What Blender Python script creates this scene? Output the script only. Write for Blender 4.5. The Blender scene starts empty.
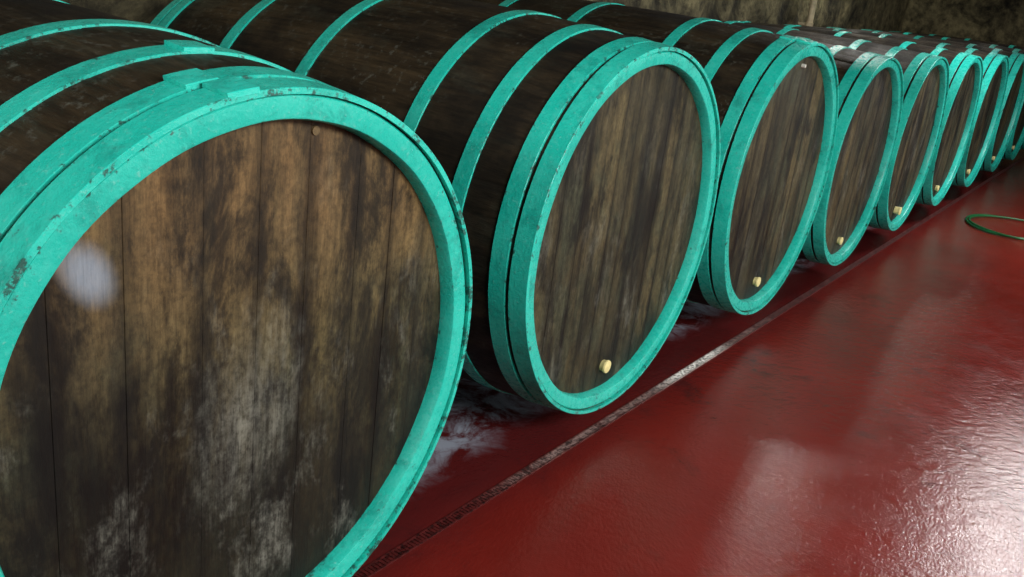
import bpy, bmesh, math, random
import numpy as np
from mathutils import Matrix, Vector, noise
random.seed(7)
PI=math.pi
sc=bpy.context.scene
COL=bpy.context.collection
sc.view_settings.view_transform='Standard'
sc.view_settings.look='None'

# ------------------------------------------------------------------ camera
cx,cy,cz,yaw,pit,rol,f=-2.6929,-1.3547,1.5445,0.5923,0.3309,0.1144,914.2
F=Vector((math.cos(yaw)*math.cos(pit),math.sin(yaw)*math.cos(pit),-math.sin(pit)))
Rw=F.cross(Vector((0,0,1))).normalized(); U=Rw.cross(F)
X=Rw*math.cos(rol)+U*math.sin(rol); Y=U*math.cos(rol)-Rw*math.sin(rol)
cd=bpy.data.cameras.new('camera'); co=bpy.data.objects.new('camera',cd); COL.objects.link(co)
co.matrix_world=Matrix(((X[0],Y[0],-F[0],cx),(X[1],Y[1],-F[1],cy),(X[2],Y[2],-F[2],cz),(0,0,0,1)))
cd.sensor_width=36; cd.lens=f*36/1024; cd.clip_start=.05
sc.camera=co
def on_plane_y(u,v,y):            # measured photo point -> place on a barrel head
    d=F+X*((u-512)/f)+Y*((288.5-v)/f); t=(y-cy)/d.y
    return cx+d.x*t, cz+d.z*t

# place of the nearest barrel, solved from its measured head outline
def solve_first():
    th=np.linspace(0,2*np.pi,721)
    C=np.array([cx,cy,cz]);f_,x_,y_=np.array(F),np.array(X),np.array(Y)
    def pr(x,y,z,r):
        P=np.stack([x+r*np.cos(th),y+0*th,z+r*np.sin(th)],1)-C; d=np.maximum(P@f_,.05)
        return np.stack([512+f*(P@x_)/d,288.5-f*(P@y_)/d],1)
    fr=[(2,372),(60,265),(110,205),(200,147),(280,121)]
    bk=[(400,187),(437,255),(440,310),(428,385),(395,455),(345,525),(300,577)]
    def res(p):
        x,y,z,r=p; A=pr(x,y,z,r);B=pr(x,y+.042,z,r);Oo=pr(x,y,z,r+.062)
        o=[np.sqrt(((A-q)**2).sum(1).min()) for q in fr]+[np.sqrt(((B-q)**2).sum(1).min()) for q in bk]
        o+=[(Oo[:,0].max()-475)*1.5]
        o+=[(z-.71)/.01,(y)/.03,(r-.585)/.01]
        return np.array(o)
    p=np.array([-1.55,0,.71,.58]);lam=1e-2;r=res(p);c=(r**2).sum()
    for _ in range(80):
        J=np.stack([(res(p+np.eye(4)[i]*1e-5)-r)/1e-5 for i in range(4)],1)
        A=J.T@J; d=np.linalg.solve(A+lam*np.diag(np.diag(A)),-J.T@r); q=p+d;r2=res(q);c2=(r2**2).sum()
        if c2<c: p,r,c=q,r2,c2;lam*=.5
        else: lam*=3
    return [float(v) for v in p]
fx,fy,fz,fri=solve_first()
ORBX,ORBZ=on_plane_y(83,272,fy+.042); PLX,PLZ=on_plane_y(310,129,fy+.042); BLX,BLZ=on_plane_y(245,415,fy+.042)

# ------------------------------------------------------------------ material helpers
class NT:
    def __init__(s,name):
        s.m=bpy.data.materials.new(name); s.m.use_nodes=True
        s.t=s.m.node_tree; s.n=s.t.nodes; s.l=s.t.links
        s.b=s.n['Principled BSDF']
    def new(s,typ,**kw):
        n=s.n.new(typ)
        for k,v in kw.items(): setattr(n,k,v)
        return n
    def put(s,sock,v):
        if hasattr(v,'is_output'): s.l.new(v,sock)
        elif v is not None:
            if isinstance(v,tuple) and len(v)==3 and sock.type=='RGBA': v=v+(1,)
            sock.default_value=v
    def coord(s,scale=(1,1,1),rnd=False):
        tc=s.new('ShaderNodeTexCoord'); mp=s.new('ShaderNodeMapping')
        s.l.new(tc.outputs['Object'],mp.inputs['Vector'])
        mp.inputs['Scale'].default_value=scale
        if rnd:
            oi=s.new('ShaderNodeObjectInfo'); k=s.math('MULTIPLY',oi.outputs['Random'],37.)
            cb=s.new('ShaderNodeCombineXYZ')
            for i in range(3): s.l.new(k,cb.inputs[i])
            s.l.new(cb.outputs[0],mp.inputs['Location'])
        return mp.outputs[0]
    def raw(s):
        tc=s.new('ShaderNodeTexCoord'); return tc.outputs['Object']
    def noise(s,vec,scale,detail=6,rough=.6,dist=0):
        n=s.new('ShaderNodeTexNoise'); s.l.new(vec,n.inputs['Vector'])
        n.inputs['Scale'].default_value=scale;n.inputs['Detail'].default_value=detail
        n.inputs['Roughness'].default_value=rough;n.inputs['Distortion'].default_value=dist
        return n.outputs['Fac']
    def ramp(s,fac,a,b,lo=0.,hi=1.):
        n=s.new('ShaderNodeMapRange'); s.put(n.inputs['Value'],fac)
        n.inputs['From Min'].default_value=a;n.inputs['From Max'].default_value=b
        n.inputs['To Min'].default_value=lo;n.inputs['To Max'].default_value=hi
        n.interpolation_type='SMOOTHSTEP'
        return n.outputs[0]
    def math(s,op,a,b=0.):
        n=s.new('ShaderNodeMath',operation=op); s.put(n.inputs[0],a); s.put(n.inputs[1],b); return n.outputs[0]
    def mix(s,fac,a,b):
        n=s.new('ShaderNodeMix',data_type='RGBA'); s.put(n.inputs['Factor'],fac)
        s.put(n.inputs[6],a); s.put(n.inputs[7],b); return n.outputs[2]
    def mul(s,a,b):
        n=s.new('ShaderNodeMix',data_type='RGBA',blend_type='MULTIPLY'); n.inputs['Factor'].default_value=1
        s.put(n.inputs[6],a); s.put(n.inputs[7],b); return n.outputs[2]
    def sep(s,vec):
        n=s.new('ShaderNodeSeparateXYZ'); s.l.new(vec,n.inputs[0]); return n.outputs
    def attr(s,name):
        n=s.new('ShaderNodeAttribute',attribute_name=name); return n.outputs['Fac']
    def grey(s,v):
        n=s.new('ShaderNodeCombineColor')
        for i in range(3): s.l.new(v,n.inputs[i])
        return n.outputs[0]
    def oval(s,cx_,cz_,rx,rz,rot=0.):
        sp=s.sep(s.raw()); ca,sa=math.cos(rot),math.sin(rot)
        a=s.math('SUBTRACT',sp[0],cx_); b=s.math('SUBTRACT',sp[2],cz_)
        u=s.math('ADD',s.math('MULTIPLY',a,ca/rx),s.math('MULTIPLY',b,sa/rx))
        v=s.math('ADD',s.math('MULTIPLY',a,-sa/rz),s.math('MULTIPLY',b,ca/rz))
        return s.math('SQRT',s.math('ADD',s.math('MULTIPLY',u,u),s.math('MULTIPLY',v,v)))
    def done(s,col,rough=.6,bump=None,bs=.3,bd=.01,metal=0.,spec=.5):
        s.put(s.b.inputs['Base Color'],col); s.put(s.b.inputs['Roughness'],rough)
        s.put(s.b.inputs['Metallic'],metal); s.put(s.b.inputs['Specular IOR Level'],spec)
        if bump is not None:
            n=s.new('ShaderNodeBump'); n.inputs['Strength'].default_value=bs;n.inputs['Distance'].default_value=bd
            s.l.new(bump,n.inputs['Height']); s.l.new(n.outputs[0],s.b.inputs['Normal'])
        return s.m

def head_mat(name,mold=.35,first=False):
    t=NT(name)
    g=t.noise(t.coord((5,2,.5),True),2.0,8,.62,.1); fine=t.noise(t.coord((24,6,1.8),True),4,7,.75,.1)
    blot=t.noise(t.coord((1.3,1,.7),True),5,9,.72,.3); grit=t.noise(t.coord((1,1,.8),True),60,5,.75)
    broad=t.noise(t.coord((2.4,1,.5),True),1.9,7,.64,.15); stain=t.noise(t.coord((1.6,1,.95),True),3.0,8,.7,.3)
    black=t.noise(t.coord((1.5,1,.6),True),4.2,9,.74,.3)
    tone=t.attr('tone'); z=t.sep(t.raw())[2]; seam=t.attr('seam')
    c=t.mix(t.ramp(g,.25,.75),(.024,.021,.011),(.076,.064,.032))
    c=t.mix(t.math('MULTIPLY',tone,.75),c,(.112,.086,.038))
    c=t.mix(t.math('MULTIPLY',t.ramp(broad,.52,.68),.45),c,(.130,.104,.042))       # ochre streaks
    c=t.mix(t.math('MULTIPLY',t.ramp(stain,.48,.62),.65),c,(.044,.052,.031))       # olive-green mould
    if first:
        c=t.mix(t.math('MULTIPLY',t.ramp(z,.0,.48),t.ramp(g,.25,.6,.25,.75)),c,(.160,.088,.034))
    c=t.mul(c,t.grey(t.ramp(fine,.28,.66,.58,1.14)))
    c=t.mul(c,t.grey(t.ramp(broad,.53,.34,1.08,.18)))                              # black mould runs
    c=t.mul(c,t.grey(t.ramp(black,.55,.38,1.05,.15)))
    c=t.mul(c,t.grey(t.ramp(grit,.3,.65,.55,1.15)))
    sd=t.math('ADD',seam,t.math('MULTIPLY',t.math('SUBTRACT',g,.5),1.3))           # damp darkening along the joints
    c=t.mul(c,t.grey(t.ramp(sd,.45,1.2,1.08,.28)))
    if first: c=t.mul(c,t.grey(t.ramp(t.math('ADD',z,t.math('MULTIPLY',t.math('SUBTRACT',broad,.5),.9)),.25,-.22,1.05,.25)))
    low=t.ramp(z,.42,-.35,.22,1.)
    md=t.math('MULTIPLY',t.math('MULTIPLY',t.ramp(blot,.51,.71),low),mold)
    if first:
        d=t.math('ADD',t.oval(BLX-fx,BLZ-fz,.13,.25,-.15),t.math('MULTIPLY',t.math('SUBTRACT',blot,.5),3.0))
        md=t.math('MAXIMUM',md,t.ramp(d,1.1,.0,0,.60))
    md=t.math('MULTIPLY',md,t.ramp(t.math('ADD',t.math('MULTIPLY',fine,.5),t.math('MULTIPLY',grit,.5)),.38,.60,.10,1.))
    c=t.mix(md,c,(.27,.275,.24))
    wet=t.math('MULTIPLY',t.ramp(z,-.25,-.58),t.ramp(g,.35,.6))
    c=t.mix(t.math('MULTIPLY',wet,.6),c,(.010,.010,.007))
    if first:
        d=t.math('ADD',t.oval(ORBX-fx,ORBZ-fz,.038,.064,.6),t.math('MULTIPLY',t.math('SUBTRACT',blot,.5),.5))
        c=t.mix(t.math('MULTIPLY',t.ramp(d,1.3,.25,0,.66),t.ramp(fine,.2,.6,.65,1.)),c,(.31,.38,.49))  # pale bluish haze of a flash dust orb, painted into the head colour
    h=t.math('ADD',t.math('MULTIPLY',fine,.8),t.math('ADD',g,t.math('MULTIPLY',grit,.25)))
    return t.done(c,t.ramp(g,.3,.7,.75,.46),h,.42,.006,0,.34)
def stave_mat():
    t=NT('stave_wood')
    g=t.noise(t.coord((5,1,5),True),1.6,7,.65,.4); fine=t.noise(t.coord((22,1.6,22),True),3,6,.7)
    big=t.noise(t.coord((1,1,1),True),2.6,6,.65); pat=t.noise(t.coord((2,1,2),True),3.4,8,.72,.4)
    c=t.mix(t.ramp(g,.30,.70),(.007,.005,.0035),(.045,.031,.0165))
    c=t.mix(t.math('MULTIPLY',t.attr('tone'),.15),c,(.042,.029,.015))
    c=t.mix(t.math('MULTIPLY',t.ramp(pat,.52,.66),.5),c,(.042,.043,.031))
    c=t.mul(c,t.grey(t.ramp(fine,.25,.68,.40,1.2)))
    c=t.mul(c,t.grey(t.ramp(big,.36,.6,.32,1.15)))
    sp=t.noise(t.coord((1,1,1),True),40,4,.7)
    c=t.mix(t.math('MULTIPLY',t.math('MULTIPLY',t.ramp(sp,.54,.70),t.ramp(big,.46,.60)),.40),c,(.15,.16,.14))
    return t.done(c,t.ramp(big,.35,.62,.80,.52),t.math('ADD',fine,g),.6,.006,0,.26)
def teal_mat(name,chip=.62,base=(.010,.515,.425)):
    t=NT(name)
    v=t.coord((1,1,1),True); e=t.attr('edge')
    n1=t.noise(v,5,5,.6); n2=t.noise(v,42,6,.75); n3=t.noise(v,110,3,.6); n4=t.noise(v,8,8,.78,.4)
    c=t.mix(t.ramp(n1,.3,.7),base,(base[0]*3,base[1]*1.16,base[2]*1.16))
    c=t.mix(t.math('MULTIPLY',t.ramp(n2,.48,.72),.4),c,(.09,.68,.59))
    c=t.mix(t.math('MULTIPLY',t.ramp(n4,.49,.66),.58),c,(.008,.25,.21))
    s=t.math('ADD',t.math('MULTIPLY',n2,.75),t.math('MULTIPLY',n4,.25))
    s=t.math('ADD',s,t.math('MULTIPLY',t.math('POWER',e,3.),.08))
    c=t.mix(t.math('MULTIPLY',t.ramp(s,chip-.055,chip+.01),.85),c,(.016,.036,.030))
    c=t.mix(t.math('MULTIPLY',t.ramp(n3,.58,.75),.28),c,(.36,.64,.60))
    return t.done(c,t.ramp(n2,.3,.7,.20,.40),t.math('ADD',n2,t.math('MULTIPLY',n3,.6)),.45,.004)
def floor_mat():
    t=NT('red_floor_paint')
    v=t.coord((1,1,1)); sp=t.sep(v)
    n1=t.noise(v,1.1,6,.6,.3); n2=t.noise(v,5,7,.7,.3); n3=t.noise(v,95,3,.6); n4=t.noise(v,2.4,8,.7,.6); n5=t.noise(v,24,4,.6)
    c=t.mix(t.ramp(n1,.3,.7),(.138,.0115,.0085),(.185,.0150,.0110))
    c=t.mix(t.math('MULTIPLY',t.ramp(n2,.54,.74),.45),c,(.078,.010,.008))
    c=t.mix(t.math('MULTIPLY',t.ramp(n4,.58,.69),.5),c,(.046,.010,.008))
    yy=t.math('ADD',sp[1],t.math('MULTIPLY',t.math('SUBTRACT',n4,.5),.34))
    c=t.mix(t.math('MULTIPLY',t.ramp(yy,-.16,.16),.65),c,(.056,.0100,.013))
    res=t.math('MULTIPLY',t.ramp(yy,.20,.36),t.ramp(t.noise(v,5.0,9,.72,.6),.41,.60))
    c=t.mix(t.math('MULTIPLY',res,.82),c,(.38,.43,.54))
    r=t.ramp(n2,.35,.65,.14,.23)
    h=t.math('ADD',t.math('MULTIPLY',n3,.5),t.math('MULTIPLY',n5,1.0))
    return t.done(c,r,h,.25,.010,0,.35)
def stone_mat():
    t=NT('cellar_stone')
    v=t.coord((1,1,1)); n1=t.noise(v,1.8,8,.68,.5); n2=t.noise(v,9,8,.7)
    c=t.mix(t.ramp(n1,.34,.66),(.018,.015,.008),(.27,.232,.125))
    c=t.mul(c,t.grey(t.ramp(n2,.25,.7,.22,1.3)))
    return t.done(c,.9,t.math('ADD',n1,n2),.9,.06)
def plain(name,col,rough=.5,metal=0,var=.4,scale=25):
    t=NT(name); n=t.noise(t.coord((1,1,1),True),scale,5,.65)
    c=t.mul(col,t.grey(t.ramp(n,.25,.75,1-var,1+var)))
    return t.done(c,rough,n,.25,.004,metal)
def grate_mat(name,dark,pale):
    t=NT(name); v=t.coord((1,1,1)); x=t.sep(v)[0]; n=t.noise(v,9,8,.78); n2=t.noise(v,60,4,.7)
    d=t.math('ABSOLUTE',t.math('ADD',x,3.12))      # paler stretch between second and third barrel
    w=t.ramp(t.math('ADD',d,t.math('MULTIPLY',t.math('SUBTRACT',n,.5),.6)),.42,.14)
    far=t.math('MULTIPLY',t.ramp(x,-2.9,-1.9,1.,.15),t.ramp(x,-4.75,-4.2,.0,1.))
    c=t.mix(t.ramp(n,.38,.54),(.060,.010,.010),dark)
    c=t.mix(far,(.085,.010,.010),c)
    c=t.mix(t.math('MULTIPLY',w,t.ramp(n,.30,.48)),c,pale)
    c=t.mul(c,t.grey(t.ramp(n2,.38,.58,.22,1.2)))
    return t.done(c,.5,n2,.5,.004,0,.4)
M_STAVE=stave_mat(); M_TEAL=teal_mat('teal_paint',.66); M_CHIME=teal_mat('teal_chime_paint',.66,(.010,.49,.405)); M_CLASP=teal_mat('teal_clasp_paint',.76,(.012,.56,.47))
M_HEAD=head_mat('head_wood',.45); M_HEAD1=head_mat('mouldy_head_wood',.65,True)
M_FLOOR=floor_mat(); M_STONE=stone_mat()
M_PLAST=plain('dark_plaster',(.10,.085,.06),.9,0,.5,4)
M_BUNG=plain('pale_bung',(.86,.76,.36),.5,0,.10,40)
M_OCHRE=plain('tan_plug',(.13,.085,.035),.7,0,.5,60)
M_PEG=plain('white_peg',(.6,.6,.55),.5,0,.2,40)
M_TIMBER=plain('cradle_timber',(.040,.034,.030),.85,0,.6,12)
M_DRAIN=grate_mat('drain_frame_paint',(.15,.060,.054),(.50,.42,.40))
M_GRATE=grate_mat('drain_grate',(.30,.20,.19),(.95,.92,.90))
M_HOSE=plain('green_hose',(.005,.105,.032),.35,0,.3,15)
M_PIPE=plain('pale_rusty_pipe',(.60,.50,.33),.7,0,.35,9)

# ------------------------------------------------------------------ mesh helpers
def obj(name,bm,mat,parent=None,loc=(0,0,0),smooth=True,angle=35):
    bmesh.ops.recalc_face_normals(bm,faces=bm.faces)
    me=bpy.data.meshes.new(name); bm.to_mesh(me); bm.free()
    if smooth:
        me.polygons.foreach_set('use_smooth',[True]*len(me.polygons)); me.set_sharp_from_angle(angle=math.radians(angle))
    me.materials.append(mat)
    o=bpy.data.objects.new(name,me); COL.objects.link(o); o.location=loc
    if parent: o.parent=parent
    return o
def tag(o,label,cat,group=None):
    o['label']=label; o['category']=cat
    if group: o['group']=group
    return o
def empty(name,loc,label,cat,group=None):
    o=bpy.data.objects.new(name,None); COL.objects.link(o); o.location=loc; o.empty_display_size=.2
    return tag(o,label,cat,group)
def struct(name,bm,mat):
    o=obj(name,bm,mat,None,(0,0,0),False); o['kind']='structure'; return o
def box(bm,a,b):
    vs=[bm.verts.new((x,y,z)) for x in (a[0],b[0]) for y in (a[1],b[1]) for z in (a[2],b[2])]
    for q in ((0,1,3,2),(4,6,7,5),(0,4,5,1),(2,3,7,6),(0,2,6,4),(1,5,7,3)): bm.faces.new([vs[i] for i in q])
def loft(sec,n=160,wob=0.,ph=0.,k=5,edge=()):
    """closed ring about the y axis; sec = list of (y, r); edge = indices of worn section corners"""
    bm=bmesh.new(); rows=[]; lay=bm.verts.layers.float.new('edge')
    for i in range(n):
        a=2*PI*i/n; w=wob*(math.sin(k*a+ph)+.6*math.sin((2*k+3)*a+2*ph)); dy=wob*1.4*math.sin(4*a+1.7*ph)
        row=[]
        for q,(y,r) in enumerate(sec):
            v=bm.verts.new(((r+w)*math.cos(a),y+dy,(r+w)*math.sin(a))); v[lay]=1. if q in edge else 0.; row.append(v)
        rows.append(row)
    m=len(sec)
    for i in range(n):
        A,B=rows[i],rows[(i+1)%n]
        for j in range(m):
            bm.faces.new((A[j],A[(j+1)%m],B[(j+1)%m],B[j]))
    return bm

L=2.05; PITCH=math.radians(.8)
def make_barrel(x,yo,zc,R,ri,label,head_mat,bung=True,peg=False,plug=None,rot=0.,joint=None,yaw=0.,seed=0,bulge=1.076):
    rnd=random.Random(seed)
    Rs=R-.009; Rb=Rs*bulge
    prof=lambda y: Rs+(Rb-Rs)*(1-abs((y-L/2)/(L/2))**2.4)
    root=empty('wine_barrel',(x,L/2+yo,zc-Rb+math.sin(PITCH)*L/2),label,'barrel','green hooped wine barrels lying in a row')
    root.rotation_euler=(PITCH,0,yaw)
    off=(0,-L/2,Rb)
    # ---- staves: one body, every stave a shallow facet with a groove at its seams
    ns=34; widths=[rnd.uniform(.75,1.25) for _ in range(ns)]; tot=sum(widths)
    bm=bmesh.new(); lay=bm.verts.layers.float.new('tone')
    ys=[.012]+[L*(i/24) for i in range(1,24)]+[L-.004]
    ring=[]; a=rot
    for w in widths:
        da=w/tot*2*PI; tone=rnd.random()**1.6; rad=rnd.uniform(-.0004,.0004)
        for q,dr in ((.0,-.0009),(.025,-.0002),(.35,0),(.65,0),(.975,-.0002)): ring.append((a+da*q,dr+rad,tone))
        a+=da
    cols=[]
    for an,dr,tn in ring:
        c=[]
        pts=[(.06,ri+.012),(.012,ri+.012)]+[(y,prof(y)+dr) for y in ys]+[(L-.004,ri),(L-.05,ri)]
        for y,r in pts:
            v=bm.verts.new((r*math.cos(an),y,r*math.sin(an))); v[lay]=tn; c.append(v)
        cols.append(c)
    n=len(cols)
    for i in range(n):
        A,B=cols[i],cols[(i+1)%n]
        for j in range(len(A)-1): bm.faces.new((A[j],A[j+1],B[j+1],B[j]))
    bm.faces.new([c[-1] for c in cols])
    obj('staves',bm,M_STAVE,root,off,True,50)
    # ---- head: planks clipped to the circle, chamfered joints
    rh=ri+.004; bm=bmesh.new(); lay=bm.verts.layers.float.new('tone'); sl=bm.verts.layers.float.new('seam')
    xb=-rh; edges=[xb]
    while xb<rh-.08:
        xb+=rnd.uniform(.085,.155); edges.append(min(xb,rh))
    if edges[-1]<rh: edges[-1]=rh
    for k in range(len(edges)-1):
        x0,x1=edges[k],edges[k+1]; tone=rnd.random()**1.3; dy=rnd.uniform(-.0006,.0006)
        def outline(g,y):
            N=10
            xs_=[x0+g+(x1-x0-2*g)*i/N for i in range(N+1)]
            up=[(q,math.sqrt(max(rh*rh-q*q,1e-6))) for q in xs_]
            vs=[bm.verts.new((q,y,zq)) for q,zq in up]+[bm.verts.new((q,y,-zq)) for q,zq in reversed(up)]
            for i,v in enumerate(vs):
                j=i if i<=N else 2*N+1-i
                v[sl]=abs(2*j/N-1); v[lay]=tone
            return vs
        Bk=outline(.0001,.058); Md=outline(.0002,.0432+dy); Fr=outline(.0010,.0425+dy)
        nn=len(Fr)
        for A,B in ((Bk,Md),(Md,Fr)):
            for i in range(nn): bm.faces.new((A[i],A[(i+1)%nn],B[(i+1)%nn],B[i]))
        h=nn//2
        for i in range(h-1): bm.faces.new((Fr[i],Fr[i+1],Fr[nn-2-i],Fr[nn-1-i]))
    bm.faces.new([bm.verts.new((rh*math.cos(2*PI*i/96),.059,rh*math.sin(2*PI*i/96))) for i in range(96)])
    obj('head',bm,head_mat,root,off,True,25)
    # ---- painted chime (stave ends and the inside lip, down to the head), set back a touch from the end hoop
    sec=[(.052,ri+.013),(.052,ri-.002),(.0405,ri-.002),(.012,ri),(.006,ri+.003),(.004,ri+.007),(.004,Rs-.010),(.010,Rs-.005),(.02,Rs-.005)]
    obj('chime',loft(sec,170,.0009,seed,7,(2,4,6,7)),M_CHIME,root,off)
    # ---- hoops
    def hoop(y0,y1,th,ja,wob=.0008):
        r0,r1=prof(max(y0,0))+.0005,prof(min(y1,L))+.0005; e=.0012
        s=[(y0,r0-.004),(y0,r0+th-e),(y0+e,r0+th)]
        for q in (.25,.5,.75):
            y=y0+(y1-y0)*q; s.append((y,prof(y)+th+.0005))
        s+=[(y1-e,r1+th),(y1,r1+th-e),(y1,r1-.004)]
        ho=obj('hoop',loft(s,150,wob,rnd.uniform(0,6),4,(0,1,2,6,7,8)),M_TEAL,root,off)
        if ja is not None:
            bm=bmesh.new(); rows=[]
            N=8; half=.050; mg=.0025; t2=.0075
            for i in range(N+1):
                an=ja+half*(2*i/N-1); row=[]
                sk=.003*(2*i/N-1)
                for q,(y,dr) in enumerate(((y0-mg+sk,th-.003),(y0-mg+sk,th+t2-.0015),(y0-mg+.0015+sk,th+t2),((y0+y1)/2+sk,th+t2),(y1+mg-.0015+sk,th+t2),(y1+mg+sk,th+t2-.0015),(y1+mg+sk,th-.003))):
                    r=prof(min(max(y,0),L))+dr; row.append(bm.verts.new((r*math.cos(an),y,r*math.sin(an))))
                rows.append(row)
            for i in range(N):
                for j in range(7): bm.faces.new((rows[i][j],rows[i][(j+1)%7],rows[i+1][(j+1)%7],rows[i+1][j]))
            bm.faces.new(rows[0]); bm.faces.new(rows[-1])
            obj('hoop_clasp',bm,M_CLASP,ho)
    j=joint or (None,None,None)
    hoop(-.004,.056,.008,j[0]); hoop(.070,.126,.007,j[1])
    hoop(.250,.305,.005,j[2]); hoop(.500,.552,.005,None); hoop(1.03,1.082,.005,None); hoop(1.47,1.525,.005,None)
    hoop(L-.126,L-.068,.007,None); hoop(L-.057,L,.008,None)
    # ---- bung low on the head
    if bung:
        zb=-.479*R/.62; k=1.12 if bung is True else bung
        bm=bmesh.new(); rows=[]; yf=.018 if bung is True else .0
        for y,r in ((.048,.018),(yf+.012,.0195),(yf+.008,.022),(yf+.002,.021),(yf,.017)):
            rows.append([bm.verts.new((k*r*math.cos(2*PI*i/20),y,zb+k*r*math.sin(2*PI*i/20))) for i in range(20)])
        for A,B in zip(rows,rows[1:]):
            for i in range(20): bm.faces.new((A[i],A[(i+1)%20],B[(i+1)%20],B[i]))
        bm.faces.new(rows[0]); bm.faces.new(rows[-1])
        obj('bung',bm,M_BUNG,root,off)['label']='pale yellow bung'
    if peg:
        bm=bmesh.new()
        bmesh.ops.create_cone(bm,cap_ends=True,segments=14,radius1=.010,radius2=.008,depth=.02,matrix=Matrix.Translation((.0,.036,ri-.045))@Matrix.Rotation(PI/2,4,'X'))
        obj('peg',bm,M_PEG,root,off)['label']='small white peg'
    if plug:
        bm=bmesh.new()
        bmesh.ops.create_cone(bm,cap_ends=True,segments=18,radius1=.010,radius2=.009,depth=.006,matrix=Matrix.Translation((plug[0],.042,plug[1]))@Matrix.Rotation(PI/2,4,'X'))
        obj('plug',bm,M_OCHRE,root,off)['label']='small tan plug near the top of the head'
    return Rb,prof

BAR=[ # x, y, zc, R, ri, label
 (fx,fy,fz,fri+.062,fri,'nearest and largest barrel, cut by the left edge, mouldy head with a painted flash orb',dict(bung=False,joint=(1.735,1.775,1.57),plug=(PLX-fx,PLZ-fz),bulge=1.09)),
 (.015,0,.745,.632,.574,'second barrel from the camera, nearest one showing its whole head and a yellow bung',dict(bulge=1.09)),
 (1.448,0,.765,.634,.574,'third barrel from the camera, small white peg near the top of its head',dict(peg=True,joint=(1.66,1.69,None))),
 (2.785,0,.722,.607,.551,'fourth barrel from the camera, just beyond the barrel with the white peg',{}),
 (4.090,0,.722,.603,.548,'fifth barrel from the camera, the one with the most protruding pale bung',dict(bung=1.35)),
 (5.401,0,.722,.602,.548,'sixth barrel from the camera, beyond the protruding pale bung, before the green hose loop',{}),
 (6.735,0,.720,.602,.548,'seventh barrel from the camera, fourth from the far end of the row',{}),
 (8.090,0,.720,.602,.548,'eighth barrel from the camera, third from the far end of the row',{}),
 (9.430,0,.720,.602,.548,'ninth barrel from the camera, second from the far end, at the right edge',{}),
 (10.77,0,.720,.602,.548,'farthest barrel at the end of the row, a thin sliver at the right edge',{}),
]
ORD=['nearest','second','third','fourth','fifth','sixth','seventh','eighth','ninth','farthest']
for i,(x,yo,zc,R,ri,lab,kw) in enumerate(BAR):
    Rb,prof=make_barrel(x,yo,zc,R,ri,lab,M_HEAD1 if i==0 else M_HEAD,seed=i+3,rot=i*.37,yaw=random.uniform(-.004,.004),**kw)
    cr=empty('barrel_cradle',(x,L/2+yo,0),'dark timber cradle on the floor under the %s barrel'%ORD[i],'cradle','timber cradles under the barrels')
    for ys in (.68,L-.72):
        bm=bmesh.new(); A=[];B=[]
        N=16; hw=.16
        for q in range(N+1):
            xx=-hw+2*hw*q/N
            for lst,dy in ((A,-.05),(B,.05)):
                yy=ys+dy; rr=prof(yy)+.006
                zz=zc+math.sin(PITCH)*yy-math.sqrt(rr*rr-xx*xx); zz=max(zz,.006)
                lst.append((bm.verts.new((xx,yy-L/2,zz)),bm.verts.new((xx,yy-L/2,0))))
        for q in range(N):
            bm.faces.new((A[q][0],A[q+1][0],B[q+1][0],B[q][0])); bm.faces.new((A[q][1],A[q+1][1],B[q+1][1],B[q][1]))
            bm.faces.new((A[q][0],A[q+1][0],A[q+1][1],A[q][1])); bm.faces.new((B[q][0],B[q+1][0],B[q+1][1],B[q][1]))
        for q in (0,N): bm.faces.new((A[q][0],B[q][0],B[q][1],A[q][1]))
        obj('saddle',bm,M_TIMBER,cr)
    for s in (-1,1):
        bm=bmesh.new(); box(bm,(s*.14-.02,-.34,.0),(s*.14+.02,.34,.016)); obj('side_rail',bm,M_TIMBER,cr,smooth=False)

# ------------------------------------------------------------------ setting
X0,X1,Y0,Y1,H=-6,13.0,-4.2,2.4,3.0
bm=bmesh.new(); box(bm,(X0,Y0,-.1),(X1+.4,Y1+.4,0)); struct('floor',bm,M_FLOOR)
bm=bmesh.new(); box(bm,(X0,Y0,H),(X1+.4,Y1+.4,H+.1)); struct('ceiling',bm,M_PLAST)
def rough_wall(name,p0,p1,h,out):
    bm=bmesh.new(); p0=Vector(p0);p1=Vector(p1);n=int((p1-p0).length/.12); m=int(h/.12); o=Vector(out)
    g=[[None]*(m+1) for _ in range(n+1)]
    for i in range(n+1):
        for j in range(m+1):
            P=p0.lerp(p1,i/n)+Vector((0,0,h*j/m)); d=abs(noise.noise(P*1.7))*.10+abs(noise.noise(P*4.3))*.05
            g[i][j]=bm.verts.new(P+o*d)
    for i in range(n):
        for j in range(m): bm.faces.new((g[i][j],g[i+1][j],g[i+1][j+1],g[i][j+1]))
    ob=struct(name,bm,M_STONE); ob.data.polygons.foreach_set('use_smooth',[True]*len(ob.data.polygons)); return ob
rough_wall('wall_back',(X0,Y1,0),(X1+.36,Y1,0),H,(0,1,0))
rough_wall('wall_far',(X1,Y0,0),(X1,Y1+.36,0),H,(1,0,0))
bm=bmesh.new(); box(bm,(X0-.1,Y0,0),(X0,Y1+.3,H)); struct('wall_near',bm,M_PLAST)
bm=bmesh.new(); box(bm,(X0,Y0-.1,0),(X1+.3,Y0,H)); struct('wall_aisle',bm,M_PLAST)

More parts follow.
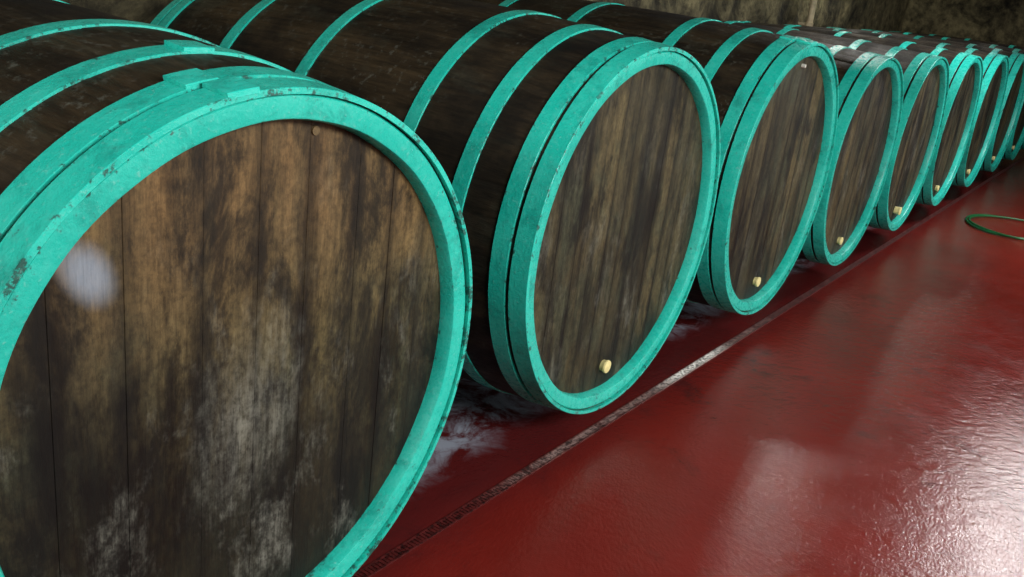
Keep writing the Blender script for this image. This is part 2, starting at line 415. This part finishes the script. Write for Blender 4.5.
# ------------------------------------------------------------------ slotted floor drain
dr=empty('floor_drain',(4,.034,0),'long narrow slotted drain strip in the red floor along the barrel row','drain')
bm=bmesh.new()
for s in (-1,1): box(bm,(-7.2,s*.016-.0025,-.004),(7.2,s*.016+.0025,.0035))
obj('frame',bm,M_DRAIN,dr,smooth=False)
bm=bmesh.new(); xx=-7.2
while xx<7.2:
    box(bm,(xx,-.014,-.003),(xx+.0095,.014,.0025)); xx+=.013
obj('grate',bm,M_GRATE,dr,smooth=False)

# ------------------------------------------------------------------ hose loops on the floor
def tube(pts,r):
    cu=bpy.data.curves.new('tmp','CURVE'); cu.dimensions='3D'; cu.bevel_depth=r; cu.bevel_resolution=4
    sp=cu.splines.new('NURBS'); sp.points.add(len(pts)-1); sp.use_endpoint_u=True; sp.order_u=4; sp.resolution_u=6
    for p,q in zip(sp.points,pts): p.co=(*q,1)
    o=bpy.data.objects.new('tmp',cu); COL.objects.link(o)
    me=bpy.data.meshes.new_from_object(o.evaluated_get(bpy.context.evaluated_depsgraph_get()))
    bpy.data.objects.remove(o); bm=bmesh.new(); bm.from_mesh(me); bpy.data.meshes.remove(me); return bm
pts=[]
for i in range(44):
    a=2*PI*i/28+.3; k=1+.09*math.sin(1.37*a)+.05*math.sin(2.6*a)
    pts.append((5.72+.42*k*math.cos(a),-.55+.34*k*math.sin(a),.009+.008*(i/28)))
pts+=[(5.4,-1.1,.012),(5.7,-1.6,.009),(5.4,-2.0,.009),(5.2,-2.5,.009)]
h=obj('garden_hose',tube(pts,.0085),M_HOSE); tag(h,'green rubber hose coiled in a loose loop on the red floor','hose')

# ------------------------------------------------------------------ wall pipe
bm=bmesh.new(); bmesh.ops.create_cone(bm,cap_ends=True,segments=20,radius1=.036,radius2=.036,depth=H,matrix=Matrix.Translation((0,0,H/2)))
p=empty('wall_pipe',(8.22,2.30,0),'thin brownish upright pipe fixed to the rough stone back wall','pipe')
obj('pipe',bm,M_PIPE,p)
for zz in (.6,1.35,2.6):
    bm=bmesh.new(); bmesh.ops.create_cone(bm,cap_ends=True,segments=20,radius1=.045,radius2=.045,depth=.035,matrix=Matrix.Translation((0,0,zz)))
    box(bm,(-.012,.0,zz-.012),(.012,.13,zz+.012)); obj('bracket',bm,M_PIPE,p)

# ------------------------------------------------------------------ light
def area(loc,to,sx,sy,w,col=(1,1,1)):
    l=bpy.data.lights.new('area','AREA'); l.shape='RECTANGLE'; l.size=sx; l.size_y=sy; l.energy=w; l.color=col
    o=bpy.data.objects.new('area_light',l); COL.objects.link(o); o.location=loc
    o.rotation_euler=(Vector(to)-Vector(loc)).to_track_quat('-Z','Y').to_euler()
area((-1.4,-3.5,2.7),(.1,0,.5),2.2,1.0,205,(1,.99,.93))
area((3.0,-4.05,1.4),(3.0,0,.4),7.5,2.0,135,(1,.99,.93))  # added soft fill from the aisle wall, no fixture modelled
area((-5.8,.2,2.4),(0,.8,.8),2.6,1.0,105,(1,.97,.90))  # added fill from behind the camera for hoop sides and barrel tops
area((5.75,-1.3,2.9),(4.5,-1.1,0),.85,.7,100,(1,.99,.97))
area((4.86,.774,2.75),(4.6,.5,0),.22,.07,14,(1,.97,.92))
area((8.2,.72,2.75),(8.2,.3,0),.30,.04,3,(1,.93,.85))
area((10.6,.62,2.75),(10.6,.3,0),.6,.04,4.5,(1,.93,.85))
area((8.9,1.95,2.8),(8.9,2.4,1.2),.6,.12,17,(1,.96,.85))
w=bpy.data.worlds.new('world'); sc.world=w; w.use_nodes=True
w.node_tree.nodes['Background'].inputs[0].default_value=(.05,.05,.05,1)
